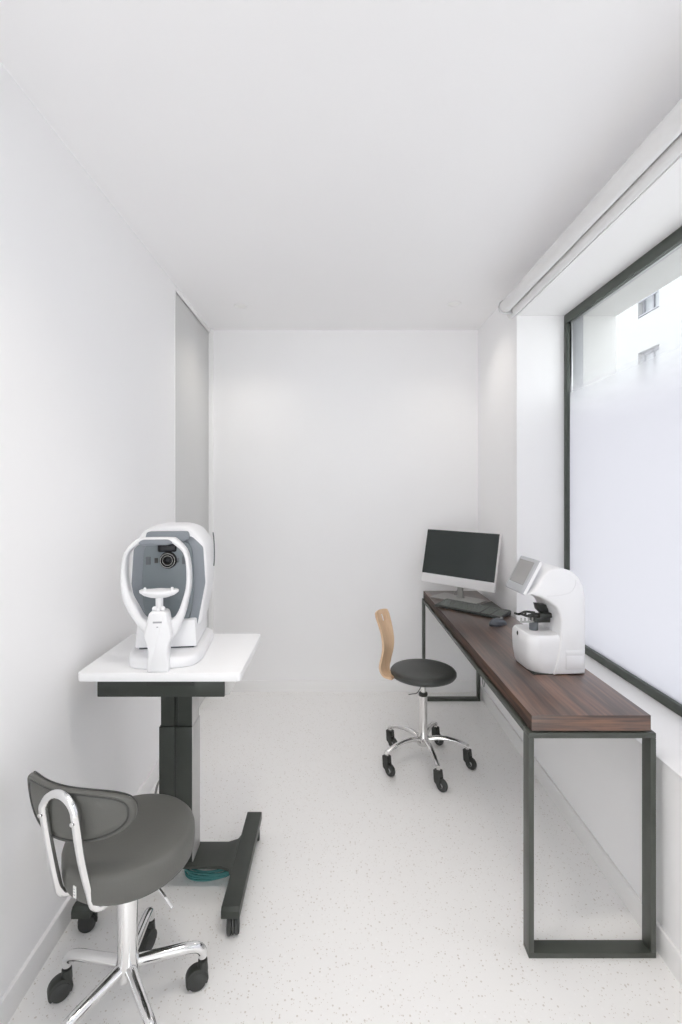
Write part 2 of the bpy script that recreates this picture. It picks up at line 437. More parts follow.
# ------------------------------------------------------------------ desk
dx0, dx1, dy0, dy1, dh = .5845, .9706, 1.467, 3.295, .683
desk = thing('desk', 'long narrow desk with dark striped wood top on black steel loop legs, under the window', 'desk', ((dx0 + dx1) / 2, (dy0 + dy1) / 2, 0))
ox, oy = desk.location.x, desk.location.y
X0, X1, Y0, Y1 = dx0 - ox, dx1 - ox, dy0 - oy, dy1 - oy
MB().box(X0 + .010, X1 - .013, Y0 + .004, Y1 - .004, .687, .735, .0015).build('desk_top', 'rosewood', desk)
dt = desk.children[-1] if desk.children else [o for o in COL.objects if o.name.startswith('desk_top')][0]
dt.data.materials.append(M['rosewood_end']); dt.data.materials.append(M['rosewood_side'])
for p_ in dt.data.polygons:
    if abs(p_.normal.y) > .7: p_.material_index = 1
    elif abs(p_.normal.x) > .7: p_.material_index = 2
t = .016; w = .044
for ya in (Y0, Y1 - w):
    b = MB()
    b.box(X0, X1, ya, ya + w, 0, t, .0012); b.box(X0, X1, ya, ya + w, dh - t, dh, .0012)
    b.box(X0, X0 + t, ya, ya + w, t, dh - t, .0012); b.box(X1 - t, X1, ya, ya + w, t, dh - t, .0012)
    b.build('leg_frame', 'frame_steel', desk)
for xa in (X0, X1 - t): MB().box(xa, xa + t, Y0 + w, Y1 - w, dh - t, dh, .001).build('side_rail', 'frame_steel', desk)
MB().box(X0 + .02, X1 - .024, Y0 + .012, Y1 - .012, dh - .0005, .6872).build('spacer_board', 'black_metal', desk, smooth=False)
b = MB(); b.tube([(.975, 3.20, .19), (.985, 3.20, .16), (.978, 3.20, .12), (.970, 3.20, .14), (.968, 3.2, .19), (.972, 3.21, .30), (.973, 3.22, .50), (.975, 3.22, .56)], .003)
tag(b.build('cable', 'grey_cable'), 'thin pale cable looping down the wall behind the far desk leg', 'cable')

# ------------------------------------------------------------------ desktop computer
mon = thing('computer_monitor', 'white framed desktop monitor with dark blank screen on silver stand at far desk end', 'monitor', (.765, 3.035, .735), math.radians(-46.5))
# local: x along the screen, -y is where the screen faces
W = .262
tilt = Matrix.Translation((-.006, -.022, .082)) @ Matrix.Rotation(math.radians(-13), 4, 'X')
b = MB(); b.box(-W, W, -.004, .018, 0, .350, .003, 2, tilt); b.build('screen_housing', 'monitor_white', mon)
b = MB(); b.prism(rpoly([(-.20, .04), (.20, .04), (.18, .31), (-.18, .31)], .03), .018, .036, 'Y', .006, 2, tilt); b.build('back_cover', 'monitor_white', mon)
b = MB(); b.box(-W + .003, W - .003, -.0055, -.004, .058, .347, 0, 2, tilt); b.build('screen', 'monitor_glass', mon, smooth=False)
b = MB(); b.box(-.018, .018, .022, .034, .0, .12, .003); b.box(-.022, .022, .015, .04, 0.006, .016, .002); b.build('stand_neck', 'silver', mon)
b = MB(); b.prism(rpoly([(-.155, -.085), (.155, -.085), (.155, .085), (-.155, .085)], .006), 0, .007, 'Z', .001); b.build('stand_base', 'silver', mon)
b = MB(); b.tube([(-.02, .03, .07), (-.035, .05, .045), (-.045, .03, .022), (-.05, .06, .012), (-.03, .10, .006)], .0028); b.build('cable', 'grey_cable', mon)

b = MB(); b.prism([(.775, 2.835), (.82, 2.855), (.9565, 2.975), (.9565, 2.66), (.845, 2.66)], .735, .7365, 'Z')
tag(b.build('desk_pad', 'pad_dark', smooth=False), 'thin dark flat pad under right end of the keyboard, against the wall', 'pad')

kb = thing('keyboard', 'dark computer keyboard in front of the monitor stand', 'keyboard', (.769, 2.749, .7368), math.radians(-45))
b = MB(); b.prism([(-.068, 0), (.068, 0), (.068, .020), (.060, .024), (-.064, .010), (-.068, .008)], -.204, .204, 'X', .0015); b.build('body', 'keyboard_dark', kb)
b = MB()
sl = math.atan2(.014, .124)
km = Matrix.Translation((0, -.064, .0105)) @ Matrix.Rotation(sl, 4, 'X')
rows = [(.006, [1.3, 1.3, 1.3, 6, 1.3, 1.3, 1.3]), (.026, [2.2] + [1] * 10 + [2.2]), (.045, [1.7] + [1] * 11 + [1.9]), (.064, [1.4] + [1] * 12 + [1.4]), (.083, [1] * 13 + [1.9]), (.107, [1] * 14)]
for y, ks in rows:
    x = -.198; u = .278 / sum(ks)
    for k in ks:
        b.box(x + .001, x + u * k - .001, y, y + .0165, 0, .003, .0008, 1, km); x += u * k
    for c in range(3): b.box(.088 + c * .019, .088 + c * .019 + .017, y, y + .0165, 0, .003, .0008, 1, km)
    for c in range(3): b.box(.149 + c * .019, .149 + c * .019 + .017, y, y + .0165, 0, .003, .0008, 1, km)
b.build('keys', 'key_dark', kb)

ms = thing('computer_mouse', 'dark computer mouse between the keyboard and the white lens meter', 'mouse', (.822, 2.46, .735), math.radians(-62))
b = MB(); bm = bmesh.new(); bmesh.ops.create_uvsphere(bm, u_segments=28, v_segments=16, radius=1)
for v in bm.verts:
    z = max(v.co.z, -.15)
    v.co = Vector((v.co.x * .030 * (1 + .1 * v.co.y), v.co.y * .054, (z + .15) * .030 * (1 - .18 * v.co.y)))
b.merge(bm); b.build('shell', 'mouse_dark', ms)
MB().cyl((-.004, .028, .030), (.004, .028, .030), .007, n=16).build('scroll_wheel', 'hub_grey', ms)

# ------------------------------------------------------------------ lens meter on the desk
lm = thing('lens_meter', 'white optician lens meter with small tilted display, on the desk near its front', 'optical instrument', (.721, 1.778, .735), math.radians(4.5))
D = .175
side = [(.206, .002), (.206, .283), (.198, .325), (.180, .360), (.155, .384), (.116, .396), (.075, .394), (.048, .375), (.012, .318), (-.010, .302), (.030, .290), (.068, .270), (.092, .252), (.106, .225), (.112, .193), (.108, .12), (.098, .06), (.086, .002)]
MB().prism(side, 0, D, 'Y', .009, 3).build('body', 'plastic_white', lm, angle=50)
# lower tray block, its near left corner swept back
def plan(x0, y0, x1, y1, r, z, n=8):
    pts = [(x1, y0), (x1, y1), (x0 + .012, y1), (x0, y1 - .012)]
    for k in range(n + 1):
        a = k / n * PI / 2
        pts.append((x0 + r - r * math.cos(a), y0 + r * .9 - r * .9 * math.sin(a)))
    return [(p[0], p[1], z) for p in pts]
b = MB(); b.loft([plan(.012, .012, .12, D - .012, .06, .003), plan(.004, .008, .12, D - .008, .052, .02), plan(-.002, .006, .12, D - .006, .045, .06),
                  plan(-.005, .006, .12, D - .005, .04, .11), plan(-.004, .007, .12, D - .006, .038, .134), plan(.002, .012, .12, D - .010, .036, .145), plan(.02, .03, .12, D - .03, .03, .147)])
b.build('base', 'plastic_white', lm, angle=50)
MB().box(.012, .204, .012, D - .012, 0, .005, .001).build('foot_plate', 'black_plastic', lm)
MB().box(.128, .196, -.0012, .004, .022, .093, .0008).build('printer_door', 'plastic_offwhite', lm)
b = MB(); b.box(.130, .194, -.0024, .001, .074, .091, .0006); b.box(.130, .194, -.0024, .001, .024, .072, .0006); b.build('door_panel', 'plastic_white', lm)
b = MB(); b.tube([(.056, -.0003, .2945), (.10, -.0003, .296), (.145, -.0003, .3065), (.1637, -.0003, .33), (.167, -.0003, .352)], .0012); b.build('cover_shading', 'plastic_offwhite', lm)  # grey tube drawn along the cover edge in place of its soft shading
MB().sphere((-.005, .11, .128), .009, .25, .6, 1).build('button', 'black_plastic', lm)
tm = Matrix.Translation((-.036, .002, .302)) @ Matrix.Rotation(math.radians(28.5), 4, 'Y')
b = MB(); b.box(0, .020, .012, .157, 0, .140, .006, 3, tm); dsp = b.build('display', 'screen_bezel', lm)
MB().box(.007, .0205, .0095, .1595, .002, .138, .004, 2, tm).build('display_rim', 'plastic_white', lm)
MB().box(-.0012, .002, .027, .145, .030, .127, .002, 1, tm).build('screen', 'tablet_glass', dsp)
MB().box(.012, .06, .05, .125, .02, .10, .004, 2, tm).build('display_mount', 'plastic_white', lm)
# lens support mechanism
b = MB()
b.prism([(.112, .240), (.060, .246), (.066, .222), (.100, .190), (.112, .185)], .085, .115, 'Y', .002)
b.box(.045, .108, .070, .13, .176, .196, .003); b.box(.062, .112, .062, .082, .196, .214, .003)
b.tube([(.07, .075, .207), (.04, .068, .212), (.012, .062, .206), (-.012, .060, .214)], .0045, 10)
b.tube([(.07, .12, .203), (.035, .125, .206), (.008, .122, .198), (-.012, .118, .203)], .0045, 10)
b.cyl((.004, .062, .208), (.004, .062, .226), .004, n=12)
b.build('lens_clamp', 'black_plastic', lm)
MB().cyl((.048, .085, .133), (.048, .085, .178), .0165, n=24, bev=.002).build('nose_piece', 'slate_dark', lm)
b = MB()
for k in range(4): b.cyl((-.004 + k * .015, .08, .180), (-.004 + k * .015, .08, .194), .003, n=10)
b.box(-.008, .05, .074, .086, .176, .181, .001); b.build('marking_pins', 'silver', lm)

# ------------------------------------------------------------------ casters and stools
def caster(parent, x, y, ang, ztop, wr, ww, gap, hood, wheelmat='rubber', trail=.016, hub=True):
    """twin or single wheel under a hood; built at its place on the parent"""
    mt = Matrix.Translation((x, y, 0)) @ Matrix.Rotation(ang, 4, 'Z')
    b = MB()
    b.cyl(mt @ Vector((0, 0, wr * 1.2)), mt @ Vector((0, 0, ztop)), .0075, n=14)
    if hood == 'slim':
        b.lathe([(0, ztop + .001), (.014, ztop + .001), (.014, ztop - .006), (.008, ztop - .010), (0, ztop - .010)], 20, mt)
        b.box(min(trail, 0) - .004, max(trail, 0) + .004, -gap * .8, gap * .8, wr * .8, ztop - .004, .001, 1, mt)
        pts = [(trail + math.cos(a) * (wr + .003), wr + math.sin(a) * (wr + .003)) for a in [(-.1 + k * .1) * PI for k in range(13)]]
        b.prism(pts, -gap * .8, gap * .8, 'Y', 0, 2, mt)
    elif hood == 'twin':      # rounded mudguard between and over the wheels
        pts = []
        for k in range(15):
            a = -PI * .18 + k / 14 * PI * 1.18
            pts.append((trail + math.cos(a) * (wr + .006), wr + .001 + math.sin(a) * (wr + .007)))
        pts += [(-.012, .014), (trail, .012)]
        pts = [(p[0], max(p[1], .008)) for p in pts]
        b.prism([(p[0], p[1]) for p in pts], -gap - ww * .82, gap + ww * .82, 'Y', .003, 2, mt)
        b.lathe([(0, ztop - .012), (.013, ztop - .014), (.015, wr * 1.75), (0, wr * 1.6)], 20, mt)
    else:                   # fork plate housing in front of a single wheel
        b.prism(rpoly([(-.017, ztop - .004), (.015, ztop - .004), (.021, wr * 1.35), (trail + .010, wr * .8), (trail - .012, wr * .72), (-.013, wr * 1.25)], .004), -ww - .005, -ww - .001, 'Y', 0, 2, mt)
        b.prism(rpoly([(-.017, ztop - .004), (.015, ztop - .004), (.021, wr * 1.35), (trail + .010, wr * .8), (trail - .012, wr * .72), (-.013, wr * 1.25)], .004), ww + .001, ww + .005, 'Y', 0, 2, mt)
        b.prism(rpoly([(-.017, ztop - .004), (.015, ztop - .004), (.020, wr * 1.75 + .012), (-.015, wr * 1.5)], .003), -ww - .004, ww + .004, 'Y', 0, 2, mt)
    c = b.build('caster', 'black_plastic', parent)
    def wheel(y0, y1):
        m2 = mt @ Matrix.Translation((trail, 0, wr)) @ Matrix.Rotation(-PI / 2, 4, 'X')
        b = MB(); h = (y1 - y0) / 2; mid = (y0 + y1) / 2
        b.lathe([(0, mid - h), (wr * .80, mid - h), (wr * .95, mid - h * .8), (wr, mid - h * .35), (wr, mid + h * .35), (wr * .95, mid + h * .8), (wr * .80, mid + h), (0, mid + h)], 28, m2)
        b.build('wheel', wheelmat, c)
        if hub:
            b = MB(); b.lathe([(0, mid - h - .0022), (wr * .34, mid - h - .002), (wr * .38, mid - h), (wr * .38, mid + h), (wr * .34, mid + h + .002), (0, mid + h + .0022)], 20, m2)
            b.build('hub_cap', 'hub_grey', c)
    if hood in ('twin', 'slim'): wheel(gap, gap + ww); wheel(-gap - ww, -gap)
    else: wheel(-ww, ww)
    return c

# grey stool, front left
sx, sy = -.566, 1.315
gs = thing('stool', 'grey vinyl swivel stool with low curved backrest and chrome base, in the front left corner', 'stool', (sx, sy, 0))
SO = Vector((-.008, .043, 0))       # the seat sits a little forward of the column
prof = [(0, .388), (.145, .388), (.160, .390), (.167, .396), (.170, .408), (.1715, .430), (.171, .452), (.1685, .460), (.163, .466), (.155, .4695), (.11, .4740), (.06, .4755), (0, .476)]
MB().lathe(prof, 72, Matrix.Translation(SO)).build('seat', 'grey_vinyl', gs, angle=60)
b = MB(); b.cyl((0, .0, .37), (0, .0, .392), .028, .045, 24); b.box(-.09, .09, -.07, .10, .380, .393, .004); b.build('seat_plate', 'black_metal', gs)
b = MB(); b.cyl((0, 0, .335), (0, 0, .375), .0195, n=24); b.build('piston', 'black_metal', gs)
b = MB(); b.lathe([(0, .105), (.030, .105), (.032, .115), (.030, .14), (.0262, .16), (.0262, .338), (.0245, .342), (0, .342)], 36); b.build('column', 'chrome', gs)
b = MB(); b.tube([(.015, -.005, .378), (.06, -.018, .374), (.095, -.032, .366), (.142, -.062, .338)], .0040, 10); b.build('height_lever', 'chrome', gs)
tagp = Vector((-.074, -.150 + .0, 0)).normalized()
ta = math.atan2(tagp.y, tagp.x)
mt = Matrix.Translation(SO) @ Matrix.Rotation(ta, 4, 'Z')
o = MB().box(.1705, .1728, -.0055, .0055, .405, .435, .0005, 1, mt).build('label_tag', 'label_white', gs)
b = MB()
for k in range(3): b.box(.1726, .1731, -.003 , .003 - k * .001, .412 + k * .007, .4145 + k * .007, 0, 1, mt)
b.build('print', 'mark_grey', o)
for k in range(5):
    a = math.radians(22 + 72 * k); c, s_ = math.cos(a), math.sin(a)
    pts = [(r * c, r * s_, z) for r, z in ((.022, .134), (.06, .131), (.11, .126), (.155, .121), (.183, .113), (.196, .099), (.198, .083))]
    b = MB(); b.tube(pts, lambda t: .0150 - .0025 * t, 16); b.build('leg', 'chrome', gs)
cast_ang = [200, 250, 215, 150, 330]
for k in range(5):
    a = math.radians(22 + 72 * k)
    caster(gs, .198 * math.cos(a), .198 * math.sin(a), math.radians(cast_ang[k]), .088, .0255, .014, .003, 'twin', hub=False)
# backrest: a curved bean pad (in stool coordinates)
P0 = Vector((-.816 - sx, 1.300 - sy)); P1 = Vector((-.498 - sx, 1.222 - sy)); bdir = Vector((-.24, -.97)).normalized()
def arc(s):
    m = (P0 + P1) / 2; h = (P1 - P0) / 2
    p = m + h * s + bdir * (.052 * (1 - s * s))
    t = (h - bdir * (.104 * s)).normalized(); n = Vector((t.y, -t.x))      # outward (towards the camera)
    if n.dot(bdir) < 0: n = -n
    return p, n
def bean(th):
    c, s_ = math.cos(th), math.sin(th); e = 2 / 2.5
    u = math.copysign(abs(c) ** e, c); v = math.copysign(abs(s_) ** e, s_)
    return u, v
def pad_pt(u, v, off):
    hh = .067 + .004 * (1 - u)
    zc = .611 + .008 * (u * u) + .022 * max(0, -u) ** 3
    p, n = arc(u)
    lean = -.10
    q = p + n * off + bdir * (lean * (v * hh)) * -1
    return Vector((q.x, q.y, zc + v * hh))
NT = 72
def pad(b, offs):
    rings = []
    for r, off in offs: rings.append([pad_pt(r * bean(2 * PI * k / NT)[0], r * bean(2 * PI * k / NT)[1], off) for k in range(NT)])
    b.loft(rings)
b = MB(); pad(b, [(.05, -.018), (.4, -.018), (.7, -.0165), (.88, -.012), (.96, -.006), (.985, .002), (.97, .009), (.95, .0125), (.91, .0125), (.875, .009), (.84, .0115), (.6, .0135), (.3, .0145), (.05, .0145)])
back = b.build('backrest', 'grey_vinyl', gs, angle=60)
b = MB(); b.tube([pad_pt(.88 * bean(2 * PI * k / NT)[0], .88 * bean(2 * PI * k / NT)[1], .0105) for k in range(NT)], .0026, 8, True, 1); b.build('piping', 'grey_piping', back)
b = MB(); b.tube([pad_pt(.985 * bean(2 * PI * k / NT)[0], .985 * bean(2 * PI * k / NT)[1], -.004) for k in range(NT)], .0018, 8, True, 1); b.build('seam', 'grey_piping', back)
# chrome hoop
L1 = Vector((-.727 - sx, 1.203 - sy)); L2 = Vector((-.630 - sx, 1.170 - sy)); mid = (L1 + L2) / 2; hv = (L2 - L1) / 2
pts = [(-.620 - sx, 1.33 - sy, .382), (-.660 - sx, 1.29 - sy, .379), (-.694 - sx, 1.258 - sy, .378), (-.708 - sx, 1.244 - sy, .390), (-.712 - sx, 1.236 - sy, .42), (-.720 - sx, 1.218 - sy, .52)]
for k in range(9):
    a = PI - k / 8 * PI
    p = mid + hv * math.cos(a); pts.append((p.x, p.y, .622 + .052 * math.sin(a)))
pts += [(-.622 - sx, 1.182 - sy, .52), (-.608 - sx, 1.198 - sy, .42), (-.602 - sx, 1.205 - sy, .386), (-.588 - sx, 1.218 - sy, .374), (-.572 - sx, 1.25 - sy, .377), (-.560 - sx, 1.31 - sy, .382)]
b = MB(); b.tube(pts, .0105, 16, False, 5); b.build('back_hoop', 'chrome', gs)
for p in (L1, L2):
    q = p + bdir * .014
    MB().cyl((p.x, p.y, .618), (q.x, q.y, .618), .0055, n=16, bev=.001).build('bolt', 'polished_alu', gs)

# black stool with plywood back, mid room
wx, wy = .453, 2.516
ws = thing('stool', 'black round swivel stool with a pale plywood backrest, beside the desk', 'stool', (wx, wy, 0))
prof = [(0, .452), (.12, .452), (.150, .455), (.164, .461), (.170, .470), (.1695, .479), (.163, .487), (.150, .4905), (.12, .489), (.07, .486), (0, .485)]
MB().lathe(prof, 64).build('seat', 'black_vinyl', ws, angle=60)
b = MB(); b.box(-.08, .08, -.05, .05, .440, .4525, .003); b.cyl((0, 0, .425), (0, 0, .445), .024, .03, 24); b.build('seat_plate', 'black_metal', ws)
MB().cyl((0, 0, .33), (0, 0, .43), .0135, n=20).build('piston', 'polished_alu', ws)
MB().lathe([(0, .352), (.0215, .352), (.0235, .358), (.0225, .366), (.018, .370), (0, .370)], 28).build('collar', 'black_plastic', ws)
b = MB(); b.lathe([(0, .100), (.030, .100), (.033, .110), (.032, .135), (.0235, .155), (.0215, .20), (.0215, .353), (0, .353)], 32); b.build('column', 'polished_alu', ws)
b = MB(); b.tube([(-.01, -.02, .425), (-.022, -.04, .405), (-.04, -.05, .385), (-.065, -.055, .382), (-.085, -.058, .380)], .003, 8); b.build('height_lever', 'chrome', ws)
for k in range(5):
    a = math.radians(-10 - 72 * k); c, s_ = math.cos(a), math.sin(a)
    rings = []
    for r, z, hw, hh in ((.020, .128, .016, .014), (.07, .139, .0145, .0115), (.12, .140, .013, .010), (.17, .131, .0125, .009), (.205, .118, .0125, .009), (.222, .108, .012, .010), (.232, .104, .009, .010)):
        cen = Vector((r * c, r * s_, z)); wv = Vector((-s_, c, 0))
        rings.append([cen + wv * hw * math.cos(t_ * PI / 6) + Vector((0, 0, hh * math.sin(t_ * PI / 6))) for t_ in range(12)])
    b = MB(); b.loft(rings); b.cyl((.222 * c, .222 * s_, .094), (.222 * c, .222 * s_, .116), .0105, n=16); b.build('leg', 'polished_alu', ws)
    caster(ws, .222 * c, .222 * s_, math.radians(-48), .098, .030, .010, 0, 'fork', 'rubber', .022)
# bent plywood back
fa = math.radians(-32)      # the way the board faces
f = Vector((math.cos(fa), math.sin(fa), 0)); e = Vector((-f.y, f.x, 0))
ctr = Vector((-.180, -.035, 0))
prof = [(.030, .468), (.010, .468), (-.010, .472), (-.022, .486), (-.026, .508), (-.022, .540), (-.010, .588), (-.006, .632), (-.012, .686), (-.028, .742), (-.048, .798)]
cl = catmull([Vector((p[0], 0, p[1])) for p in prof], 5)
def board_grid():
    th = .011; NU = 10
    b = bmesh.new(); F = []; Bk = []
    for i, p in enumerate(cl):
        tg = (cl[min(i + 1, len(cl) - 1)] - cl[max(i - 1, 0)]).normalized(); nn = Vector((tg.z, 0, -tg.x))
        hgt = p.z
        wd = .060 if hgt > .52 else (.030 + .030 * max(0, min(1, (hgt - .46) / .065)))
        if hgt > .70: wd = .060 + .006 * min(1, (hgt - .70) / .06)
        if hgt > .775: wd -= (hgt - .775) * .35
        rf, rb = [], []
        for j in range(NU + 1):
            u = j / NU * 2 - 1
            sag = -.012 * (1 - u * u) * max(0, min(1, (hgt - .47) / .1))
            topd = -.006 * u * u if i == len(cl) - 1 else 0
            for lst, o_ in ((rf, th / 2), (rb, -th / 2)):
                q = p + nn * o_
                lst.append(b.verts.new(ctr + f * (q.x + sag) + e * (u * wd) + Vector((0, 0, q.z + topd))))
        F.append(rf); Bk.append(rb)
    n = len(F)
    hole = set()
    for i in range(n - 1):
        z = cl[i].z
        for j in range(NU):
            if .735 < z < .765 and j in (5, 6): hole.add((i, j))
    for i in range(n - 1):
        for j in range(NU):
            if (i, j) in hole:
                for (di, dj, a0, a1) in ((-1, 0, (i, j), (i, j + 1)), (1, 0, (i + 1, j + 1), (i + 1, j)), (0, -1, (i + 1, j), (i, j)), (0, 1, (i, j + 1), (i + 1, j + 1))):
                    if (i + di, j + dj) not in hole:
                        b.faces.new([F[a0[0]][a0[1]], F[a1[0]][a1[1]], Bk[a1[0]][a1[1]], Bk[a0[0]][a0[1]]])
                continue
            b.faces.new([F[i][j], F[i][j + 1], F[i + 1][j + 1], F[i + 1][j]])
            b.faces.new([Bk[i][j], Bk[i + 1][j], Bk[i + 1][j + 1], Bk[i][j + 1]])
    for i in range(n - 1):
        b.faces.new([F[i][0], F[i + 1][0], Bk[i + 1][0], Bk[i][0]]); b.faces.new([F[i][NU], Bk[i][NU], Bk[i + 1][NU], F[i + 1][NU]])
    for j in range(NU):
        b.faces.new([F[0][j], Bk[0][j], Bk[0][j + 1], F[0][j + 1]]); b.faces.new([F[-1][j], F[-1][j + 1], Bk[-1][j + 1], Bk[-1][j]])
    bmesh.ops.recalc_face_normals(b, faces=b.faces[:])
    return b
m_ = MB(); m_.merge(board_grid()); m_.build('backrest', 'beech_ply', ws, angle=50)

# ------------------------------------------------------------------ instrument table
tx, ty = -.567, 1.774
it = thing('instrument_table', 'white topped height adjustable instrument table on a black H-shaped caster base', 'table', (tx, ty, 0))
MB().prism(rpoly([(-.270, -.216), (.260, -.216), (.260, .218), (-.270, .218)], .02, 6), .802, .830, 'Z', .003, 2).build('table_top', 'table_white', it)
b = MB(); b.box(-.223, .198, -.174, .13, .735, .8018, .003); b.build('support_frame', 'black_metal', it)
MB().box(-.06, .10, -.1755, -.170, .772, .790, .001).build('drawer_slot', 'black_plastic', it)
b = MB(); b.prism([(.198, .8018), (.250, .8018), (.236, .790), (.214, .742), (.198, .738)], -.168, -.150, 'Y', .001)
b.build('side_bracket', 'side_pale', it)
for p in ((-.205, -.178, .797), (.178, -.178, .797), (.235, -.175, .796)): MB().cyl(p, (p[0], p[1] + .012, p[2]), .006, n=12).build('bolt', 'polished_alu', it)
cx0, cx1, cy0, cy1 = -.633 - tx, -.514 - tx, 1.73 - ty, 1.82 - ty
cm = -.574 - tx
b = MB()
b.box(cx0, cm - .003, cy0, cy1, .089, .573, .002); b.box(cm + .003, cx1 - .001, cy0, cy1, .089, .573, .002); b.box(cm - .004, cm + .004, cy0 + .006, cy1, .089, .573)
b.build('lower_column', 'black_metal', it)
b = MB()
b.box(cx0 + .005, cm - .004, cy0 + .004, cy1 - .004, .573, .7352, .002); b.box(cm + .008, cx1 - .002, cy0 + .004, cy1 - .004, .573, .7352, .002); b.box(cm - .006, cm + .010, cy0 + .012, cy1 - .004, .573, .7352)
b.build('upper_column', 'black_metal', it)
MB().box(cx1 - .001, cx1 + .0025, cy0 + .001, cy1, .089, .573, .0005).build('side_sheen', 'side_pale', it)  # pale side face: the bright reflection on the column is put into its colour
MB().box(cx1 - .002, cx1, cy0 + .005, cy1 - .004, .5735, .735, .0005).build('side_sheen', 'side_pale', it)
MB().box(cm - .0035, cm + .0035, cy0 + .0045, cy0 + .0065, .10, .57).build('cable_groove', 'black_plastic', it, smooth=False)
# base: two feet joined by a flared cross beam
fr0, fr1 = -.366 - tx, -.3065 - tx
fl0, fl1 = -.842 - tx, -.782 - tx
by0, by1 = 1.712 - ty, 1.832 - ty
beam = [(fl1, by0 - .035)]
beam += [(fl1 + .012, by0 - .012), (fl1 + .04, by0), (fr0 - .04, by0), (fr0 - .012, by0 - .012), (fr0, by0 - .035), (fr0, by1 + .035), (fr0 - .008, by1 + .015), (fr0 - .04, by1), (fl1 + .04, by1), (fl1 + .008, by1 + .015), (fl1, by1 + .035)]
MB().prism(beam, .078, .090, 'Z', .0015).build('cross_beam', 'black_metal', it)
for a0, a1, sgn in ((fr0, fr1, 1), (fl0, fl1, -1)):
    b = MB()
    b.prism([(1.536 - ty, .058), (1.536 - ty, .080), (1.546 - ty, .090), (2.0 - ty, .090), (2.005 - ty, .085), (2.005 - ty, .058)], a0, a1, 'X', .002)
    b.build('foot', 'black_metal', it)
    for yy in (1.565 - ty, 1.975 - ty):
        caster(it, (a0 + a1) / 2 + .004 * sgn, yy, math.radians(100 if sgn > 0 else 195), .058, .0265, .0165, .004, 'slim', trail=-.012, hub=False)
b = MB(); b.tube([(-.62 - tx, 1.83 - ty, .40), (-.636 - tx, 1.82 - ty, .375), (-.645 - tx, 1.81 - ty, .35), (-.665 - tx, 1.80 - ty, .32), (-.672 - tx, 1.79 - ty, .24), (-.66 - tx, 1.79 - ty, .13), (-.645 - tx, 1.79 - ty, .095)], .004, 10)
b.build('power_cable', 'grey_cable', it)

b = MB()
for k in range(8):
    cx_, cy_ = -.468 + random.uniform(-.008, .008), 1.795 + random.uniform(-.006, .006)
    rx, ry, ph = .088 + random.uniform(-.012, .006), .042 + random.uniform(-.008, .006), random.uniform(0, 6)
    z0 = .006 + k * .0048
    b.tube([(cx_ + rx * math.cos(t * PI / 8), cy_ + ry * math.sin(t * PI / 8), max(.0035, z0 + .003 * math.sin(t + ph))) for t in range(16)], .0033, 8, True, 3)
tag(b.build('cable_coil', 'teal_cable'), 'coil of teal green cable lying on the floor under the table base', 'cable')

# ------------------------------------------------------------------ eye refractor on the table
er = thing('eye_refractor', 'white eye examination instrument with grey face, headrest ring and chin rest, on white table', 'optical instrument', (-.578, 1.575, .830), math.radians(6.5))
# base: rounded footprint
foot = rpoly([(-.100, .030), (-.035, .012), (.035, .012), (.107, .030), (.128, .10), (.132, .34), (.10, .385), (-.10, .385), (-.128, .34), (-.120, .10)], .03, 4)
def scaled(pts, k, z, cy_=.2): return [(p[0] * k, cy_ + (p[1] - cy_) * k, z) for p in pts]
b = MB(); b.loft([scaled(foot, .97, .0), scaled(foot, 1, .006), scaled(foot, 1, .026), scaled(foot, .985, .033), scaled(foot, .95, .037), scaled(foot, .90, .038)]); b.build('base', 'plastic_white', er, angle=50)
# lower box; the dark slab under it stands in for the shadow line
MB().box(-.092, .092, .115, .35, .037, .044).build('gap_shade', 'slate_dark', er, smooth=False)
b = MB(); b.prism(rpoly([(-.104, .044), (.104, .044), (.098, .135), (-.098, .135)], .006, 3), .106, .36, 'Y', .004); b.build('lower_housing', 'plastic_white', er)
# main shell
def shell_ring(y, k, dz=0, top=0):
    pts = [(-.108, .105), (.108, .105), (.124, .20), (.134, .262), (.132, .33), (.125, .397), (.088, .446), (.05, .459 + top), (-.05, .459 + top), (-.088, .446), (-.124, .392), (-.132, .33), (-.134, .262), (-.124, .20)]
    pts = rpoly(pts, .014, 3)
    return [(p[0] * k, y, .29 + (p[1] - .29) * k + dz) for p in pts]
b = MB(); b.loft([shell_ring(.150, .93), shell_ring(.153, .972), shell_ring(.162, 1.0), shell_ring(.24, 1.01, .004), shell_ring(.30, 1.01, .004), shell_ring(.35, .99, .0), shell_ring(.385, .93, -.006), shell_ring(.405, .84, -.014), shell_ring(.412, .7, -.02)])
b.build('shell', 'plastic_white', er, angle=40)
# grey face
wing = rpoly([(-.098, .104), (.098, .104), (.116, .20), (.127, .258), (.119, .386), (.080, .424), (-.080, .424), (-.119, .386), (-.127, .258), (-.116, .20)], .008, 3)
face = MB().prism(wing, .143, .156, 'Y', .002).build('face_panel', 'slate_wing', er)
ctr_p = rpoly([(-.068, .106), (.068, .106), (.086, .19), (.088, .30), (.082, .385), (.062, .412), (-.062, .412), (-.082, .385), (-.088, .30), (-.086, .19)], .02, 4)
MB().prism(ctr_p, .132, .146, 'Y', .004).build('face_cover', 'slate_cover', er)
b = MB(); b.prism(rpoly([(-.074, .421), (-.062, .410), (.062, .410), (.074, .421), (.068, .444), (-.068, .444)], .008, 4), .118, .175, 'Y', .003); b.build('visor', 'slate_wing', er)
b = MB(); b.box(-.034, .030, .124, .140, .372, .400, .006, 3); sw = b.build('sensor_window', 'lens_glass', er)
b = MB()
rot = Matrix.Translation((.002, .131, .343)) @ Matrix.Rotation(PI / 2, 4, 'X')
b.lathe([(0, .004), (.010, .004), (.012, .008), (.014, .004), (.017, .010), (.020, .006), (.022, .012), (.026, .012), (.0285, .008), (.030, .0)], 40, rot)
ln = b.build('lens_housing', 'lens_black', er)
